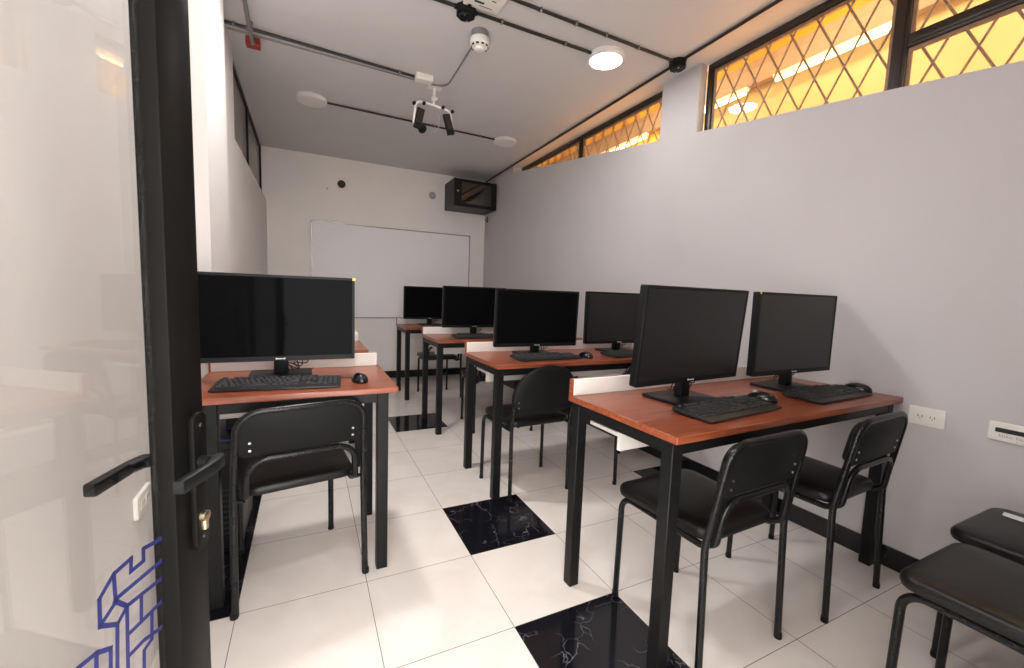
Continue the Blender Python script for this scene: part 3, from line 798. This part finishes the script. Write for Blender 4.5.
conduit('long black conduit along the ceiling edge of the window wall, far half', [(1.567, .115, ZP), (1.636, 3.57, ZP)], clips=())
conduit('long black conduit along the ceiling edge of the window wall, near half', [(1.563, .005, ZP), (1.53, -2.5, ZP)], clips=())
conduit('black conduit joining the two unlit ceiling lights', [(-.492, 1.955, ZP), (1.077, 1.985, ZP)], r=.0085, clips=(.60, .9))
conduit('black conduit from the left wall to the small white box', [(XL(1.05) + .002, 1.054, ZP), (.072, 1.129, ZP)], r=.0095, clips=(.04, .1, .9))
conduit('thin grey conduit that bends round to the smoke detector', [(XL(1.2) + .002, 1.135, ZC - .007), (.325, 1.195, ZC - .007), (.305, .47, ZC - .007)], r=.006, mat='grey_metal', rad=.09)
gc = conduit('grey steel conduit coming down to the red box', [(-.948, .60, ZC - .035), (-.958, 1.165, ZC - .035)], r=.012, mat='grey_metal')
for yy in (.10, .40): MB().box(-.016, .010, yy - .012, yy + .012, -.050, -.0005, .003).build('pipe_hanger', 'grey_metal', gc)
rb = thing('alarm_box', 'small dark red box at the end of the grey conduit', 'alarm box', (-.955, 1.20, ZC))
MB().box(-.040, .040, -.030, .030, -.052, -.001, .003, 1).build('box_body', 'red', rb)
MB().lathe([(.016, -.040), (.016, -.0), (0, 0)], 14, Matrix.Translation((0, -.034, -.035)) @ Matrix.Rotation(R(90), 4, 'X') @ Matrix.Scale(.3, 4, (0, 0, 1))).build('conduit_collar', 'grey_metal', rb)
jw = thing('junction_box', 'small white rectangular box on the ceiling where the thick conduit ends', 'junction box', (.128, 1.100, ZC))
MB().box(-.062, .062, -.035, .035, -.042, -.0005, .004, 2).build('box_body', 'white_plastic', jw)
MB().box(-.058, .058, -.031, .031, -.046, -.0425, .002, 1).build('box_lid', 'white_plastic', jw)
def octbox(label, x, y):
    t = thing('junction_box', label, 'junction box', (x, y, ZC), R(12))
    MB().lathe([(.055, -.0005), (.055, -.045), (.050, -.048), (.050, -.05), (0, -.05)], 8, smooth=False).build('box_body', 'black_plastic', t)
    MB().lathe([(.042, -.0505), (.040, -.056), (.012, -.056), (.012, -.054), (0, -.054)], 8, smooth=False).build('box_lid', 'black_plastic', t)
    k = MB()
    for a in (45, 225): k.lathe([(.005, -.056), (.005, -.059), (0, -.06)], 8, Matrix.Translation((.03 * math.cos(R(a)), .03 * math.sin(R(a)), 0)))
    k.build('lid_screw', 'steel', t)
    for a in range(0, 360, 90): MB().lathe([(.013, 0), (.013, .014), (0, .014)], 12, Matrix.Rotation(R(a - 12), 4, 'Z') @ Matrix.Translation((.052, 0, -.014)) @ Matrix.Rotation(R(90), 4, 'Y')).build('hub_collar', 'black_plastic', t)
    return t
octbox('black octagonal junction box with an open centre, directly over the room beside the smoke detector', .150, .243)
octbox('black octagonal junction box at the top of the wall pilaster between the windows', 1.565, .060)
sd = thing('smoke_detector', 'white round smoke detector hanging on a grey base', 'smoke detector', (.300, .415, ZC))
MB().lathe([(.052, -.0005), (.052, -.040), (0, -.040)], 28).build('detector_base', 'grey_metal', sd)
MB().lathe([(.056, -.0405), (.058, -.046), (.058, -.078), (.046, -.090), (.040, -.091), (0, -.091)], 28).build('detector_body', 'white_plastic', sd)
v = MB()
for k in range(10):
    a = 2 * PI * k / 10
    v.box(-.008, .008, -.003, .003, -.0905, -.080, mat=Matrix.Rotation(a, 4, 'Z') @ Matrix.Translation((0, -.0505, 0)))
v.build('sensing_slot', 'dark_gap', sd)
MB().lathe([(.030, -.0915), (.030, -.104), (.024, -.108), (0, -.108)], 24).build('sensor_cap', 'white_metal', sd)
vt = thing('ceiling_vent', 'pale square ceiling plate with a dark slot at the top edge of the photo', 'vent', (.215, .14, ZC), R(0))
MB().box(-.10, .10, -.10, .055, -.022, -.0005, .004).build('vent_plate', 'white_plastic', vt)
k = MB(); k.box(-.055, .0, -.01, .004, -.0235, -.022); k.box(.03, .055, -.045, -.04, -.0235, -.022); k.box(-.02, .055, .02, .023, -.0235, -.022)
k.build('vent_slot', 'dark_gap', vt)

# ceiling bracket with two arms
br = thing('camera_bracket', 'white two-armed ceiling bracket holding two dark flat devices', 'bracket', (.245, 1.245, ZC))
MB().box(-.055, .055, -.03, .03, -.006, -.0005, .002, 1).build('ceiling_plate', 'white_metal', br)
MB().tube([(0, 0, -.006), (0, 0, -.085)], .011, 12).build('drop_post', 'white_metal', br)
m = MB(); m.tube([(0, 0, -.080), (-.012, -.02, -.145)], .010, 12); m.box(-.022, .022, -.028, .012, -.10, -.075, .004); m.build('swivel_joint', 'white_metal', br)
for s in (-1, 1):
    a = MB().tube(fillet([(-.012, -.02, -.142), (-.012 + s * .135, -.03, -.152 + .012 * -s), (-.012 + s * .155, -.05, -.315)], [0, .045, 0]), .0085, 10).build('arm', 'white_metal', br)
    for p in ((s * .075, -.03, -.150), (s * .150, -.03, -.165)): MB().lathe([(.013, 0), (.014, .006), (.012, .02), (0, .02)], 12, Matrix.Translation((p[0] - .012, p[1], p[2])) @ Matrix.Rotation(R(90), 4, 'X')).build('clamp_knob', 'black_plastic', a)
    X = Matrix.Translation((-.012 + s * .115, -.055, -.27)) @ Matrix.Rotation(R(-14 * s), 4, 'Y') @ Matrix.Rotation(R(-8), 4, 'X')
    d = MB().box(-.028, .028, -.014, .014, -.085, .075, .005, mat=X).build('device', 'black_plastic', br)
    MB().box(-.020, .020, -.0155, -.014, -.045, .065, mat=X).build('device_face', 'brown_frame', d)
    if s < 0:
        MB().lathe([(.0, -.02), (.028, -.02), (.03, -.01), (.03, .02), (.022, .03), (0, .032)], 20, X @ Matrix.Translation((.045, .02, -.06)) @ Matrix.Rotation(R(90), 4, 'X')).build('lens_barrel', 'black_plastic', d)
MB().tube(smooth_path([(.0, 0, -.09), (.05, .02, -.2), (.04, .03, -.30), (-.03, .02, -.34), (-.09, -.03, -.33)]), .003, 6).build('device_cable', 'grey_plastic', br)

# ------------------------------------------------------------------ corridor lights (beyond the clerestory)
for i, y in enumerate((-1.35, .35, 1.75, 3.3)):
    t = thing('tube_light', 'bright tube light on the corridor wall beyond the leaded window', 'tube light', (3.79, y, 3.515), 0, 'corridor tube lights')
    MB().box(-.03, .03, -.55, .55, .02, .06, .004).build('light_body', 'white_metal', t)
    MB().tube([(0, -.53, 0), (0, .53, 0)], .016, 12).build('light_tube', 'tube_on', t)

# ------------------------------------------------------------------ light
def area(name, loc, size, power, col, rot=(0, 0, 0), shape='DISK', sy=None):
    l = bpy.data.lights.new(name, 'AREA'); l.shape = shape; l.size = size; l.energy = power; l.color = col
    if sy: l.size_y = sy
    o = bpy.data.objects.new(name, l); COL.objects.link(o); o.location = loc; o.rotation_euler = rot
    return o
area('lamp_near_window', (1.119, .246, ZC - .037), .20, 3, (1, .985, .98))
area('lamp_near_door', (-.54, .246, ZC - .037), .20, 17, (1, .985, .98))
area('fill_lamp_entrance', (-.60, -1.48, ZC - .037), .20, 8, (1, .985, .98))  # fill from the added light behind the camera
for y in (-1.6, .2, 2.2):
    area('corridor_lamp', (2.7, y, 4.2), .9, 62, (1, .84, .60), shape='RECTANGLE', sy=.5)
wd = bpy.data.worlds.new('world'); S.world = wd; wd.use_nodes = True
bg = wd.node_tree.nodes['Background']; bg.inputs['Color'].default_value = (1, .98, .965, 1); bg.inputs['Strength'].default_value = 6.8

S.view_settings.view_transform = 'Standard'; S.view_settings.look = 'None'; S.view_settings.gamma = 1; S.view_settings.use_curve_mapping = False
S.view_settings.exposure = .58
S.cycles.use_denoising = True
S.cycles.max_bounces = 10; S.cycles.transparent_max_bounces = 16
